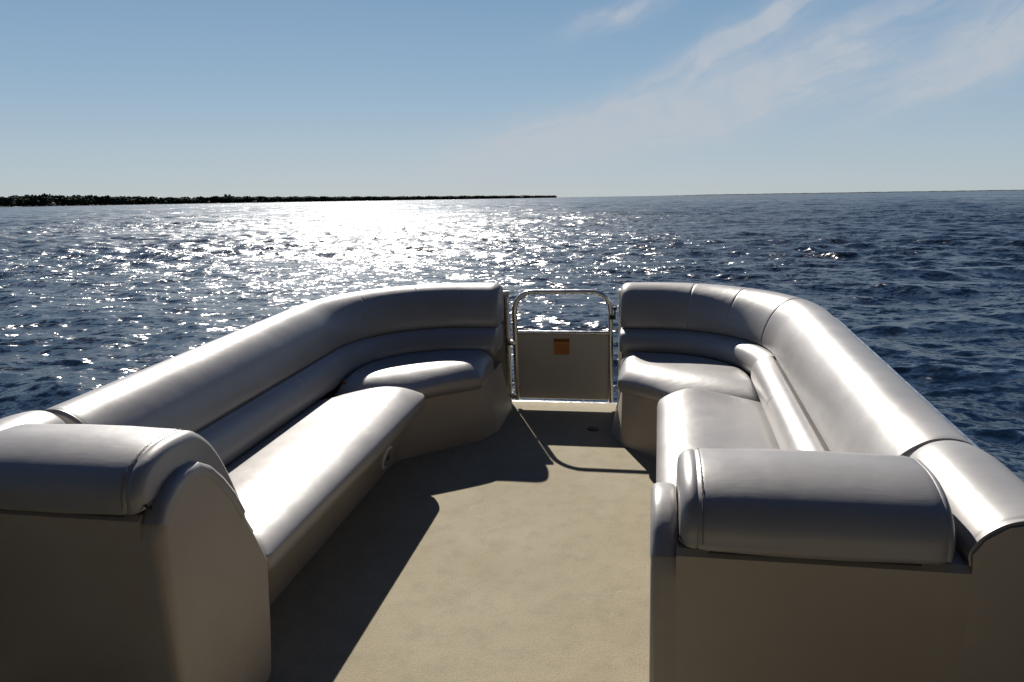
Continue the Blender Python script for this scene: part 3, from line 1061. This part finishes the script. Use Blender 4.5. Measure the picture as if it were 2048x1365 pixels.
def bolster(s, label):
    b = thing('bolster_cushion', (XC + s * 0.9, 1.7, 0.76), label, 'cushion', 'bolster cushions on the end cabinets')
    BP = [(1.500, 0.752), (1.488, 0.780), (1.494, 0.818), (1.520, 0.855), (1.565, 0.880), (1.625, 0.893), (1.690, 0.892), (1.750, 0.882), (1.805, 0.840),
          (1.850, 0.782), (1.890, 0.705), (1.925, 0.620), (1.955, 0.530), (1.970, 0.475), (1.955, 0.455), (1.90, 0.50), (1.83, 0.66), (1.75, 0.755), (1.62, 0.755)]
    sec = catmull([(y, z, 0) for y, z in BP], 4)
    nr = []
    N = len(sec)
    for i in range(N):
        d = (sec[(i + 1) % N] - sec[i - 1]).normalized()
        nn_ = Vector((d.y, -d.x, 0))
        nr.append(nn_)
    area = sum(sec[i].x * sec[(i + 1) % N].y - sec[(i + 1) % N].x * sec[i].y for i in range(N))
    sg = 1 if area > 0 else -1
    def lay(u, ins):
        return [(XC + s * u, (p - n_ * sg * ins).x, (p - n_ * sg * ins).y) for p, n_ in zip(sec, nr)]
    ua, ub = (0.637 if s > 0 else 0.612), 1.165
    rings = []
    ins_ = [(0.0, 0.026), (0.004, 0.017), (0.012, 0.009), (0.024, 0.004), (0.034, 0.0035), (0.037, 0.0055), (0.040, 0.0035), (0.055, 0.0008), (0.10, 0.0), (0.2, -0.003)]
    for dx, i_ in ins_: rings.append(lay(ua + dx, i_))
    ins2 = [(0.0, 0.022), (0.003, 0.014), (0.009, 0.007), (0.014, 0.0055), (0.017, 0.007), (0.020, 0.005), (0.035, 0.0012), (0.10, 0.0), (0.2, -0.003)]
    for dx, i_ in ins2[::-1]: rings.append(lay(ub - dx, i_))
    o = obj('cover', loft(rings), M['vinyl'], b, ang=60)
    # top stitching just inside each end
    for uu in ((ua + 0.046),):
        pl = [Vector(p) for p in lay(uu, 0.0002)]
        keep = [k for k in range(len(pl)) if pl[k].z > 0.765]
        # start the run where the kept stretch begins so that the thread is one piece
        st0 = next(k for k in keep if (k - 1) % len(pl) not in keep)
        run = []
        k = st0
        while k in keep and len(run) < len(pl): run.append(pl[k]); k = (k + 1) % len(pl)
        dense = []
        for a_, c_ in zip(run, run[1:]):
            L = (c_ - a_).length; cnt = max(1, int(L / 0.0035))
            for q in range(cnt): dense.append(a_.lerp(c_, q / cnt))
        cen0 = Vector((run[0].x, 1.72, 0.7))
        run2 = [p + (p - cen0).normalized() * (0.0009 * math.sin(i * 1.5)) for i, p in enumerate(dense)]
        st = tube(run2, 0.0011, 5)
        obj('stitching', st, M['thread'], b)
    # hinge strip under the aft edge
    bm = sbox(s, ua + 0.06, ub - 0.06, 1.498, 1.512, 0.7475, 0.753, 0.0)
    obj('hinge_strip', bm, M['gap'], b)
    return b
cabinet(-1, 'tan vinyl end cabinet with arched side panel at lower left, by the left bench', '')
cabinet(1, 'tan vinyl end cabinet at lower right, aft of the sunlit right bench', '')
bolster(-1, 'puffy grey bolster cushion on top of the left end cabinet')
bolster(1, 'puffy grey bolster cushion on top of the right end cabinet')

# side pads continuing aft of the benches, beside the cabinets
PAD = [(0.205, 0.745), (0.217, 0.758), (0.218, 0.780), (0.198, 0.812), (0.160, 0.840), (0.110, 0.852), (0.060, 0.846), (0.020, 0.820),
       (0.000, 0.775), (-0.004, 0.70), (0.1, 0.690)]
def side_pad(s, label):
    b = thing('side_pad', (XC + s * 1.3, 1.75, 0.7), label, 'cushion', 'side pads beside the end cabinets')
    P_ = [(UO, y, -1.0, 0.0) for y in np.linspace(1.506, 1.985, 14)]
    o = obj('cover', sweep(s, P_, PAD, 0.018, 0.16, k0=0.03, k1=0.28, seams=(0.016,), depth=0.002), M['vinyl'], b, ang=60)
    sec = catmull([(d, z, 0) for d, z in PAD], 5)
    cd = sum(p.x for p in sec) / len(sec); cz = sum(p.y for p in sec) / len(sec)
    pp = [(XC + s * (UO - (cd + (p.x - cd) * 0.985)), 1.507, cz + (p.y - cz) * 0.985) for p in sec]
    obj('piping', tube(pp, 0.0035, 6, closed=True), M['vinyl'], o)
    # carcass the pad sits on, its arched end face level with the cabinet
    fc = [(0.213, 0.0), (0.213, 0.755)] + [(d - 0.003 if d > .1 else d + .003, z - 0.004) for d, z in PAD[2:9]] + [(0.012, 0.69), (0.012, 0.0)]
    rings = [[(XC + s * (UO - d), y, z) for d, z in fc] for y in (1.5005, 1.80)]
    obj('carcass', loft(rings), M['panel'], b, ang=30)
    return b
side_pad(-1, 'short grey vinyl side pad at the left edge, behind the left bolster cushion')
side_pad(1, 'short grey vinyl side pad at the right edge, beside the right bolster cushion')
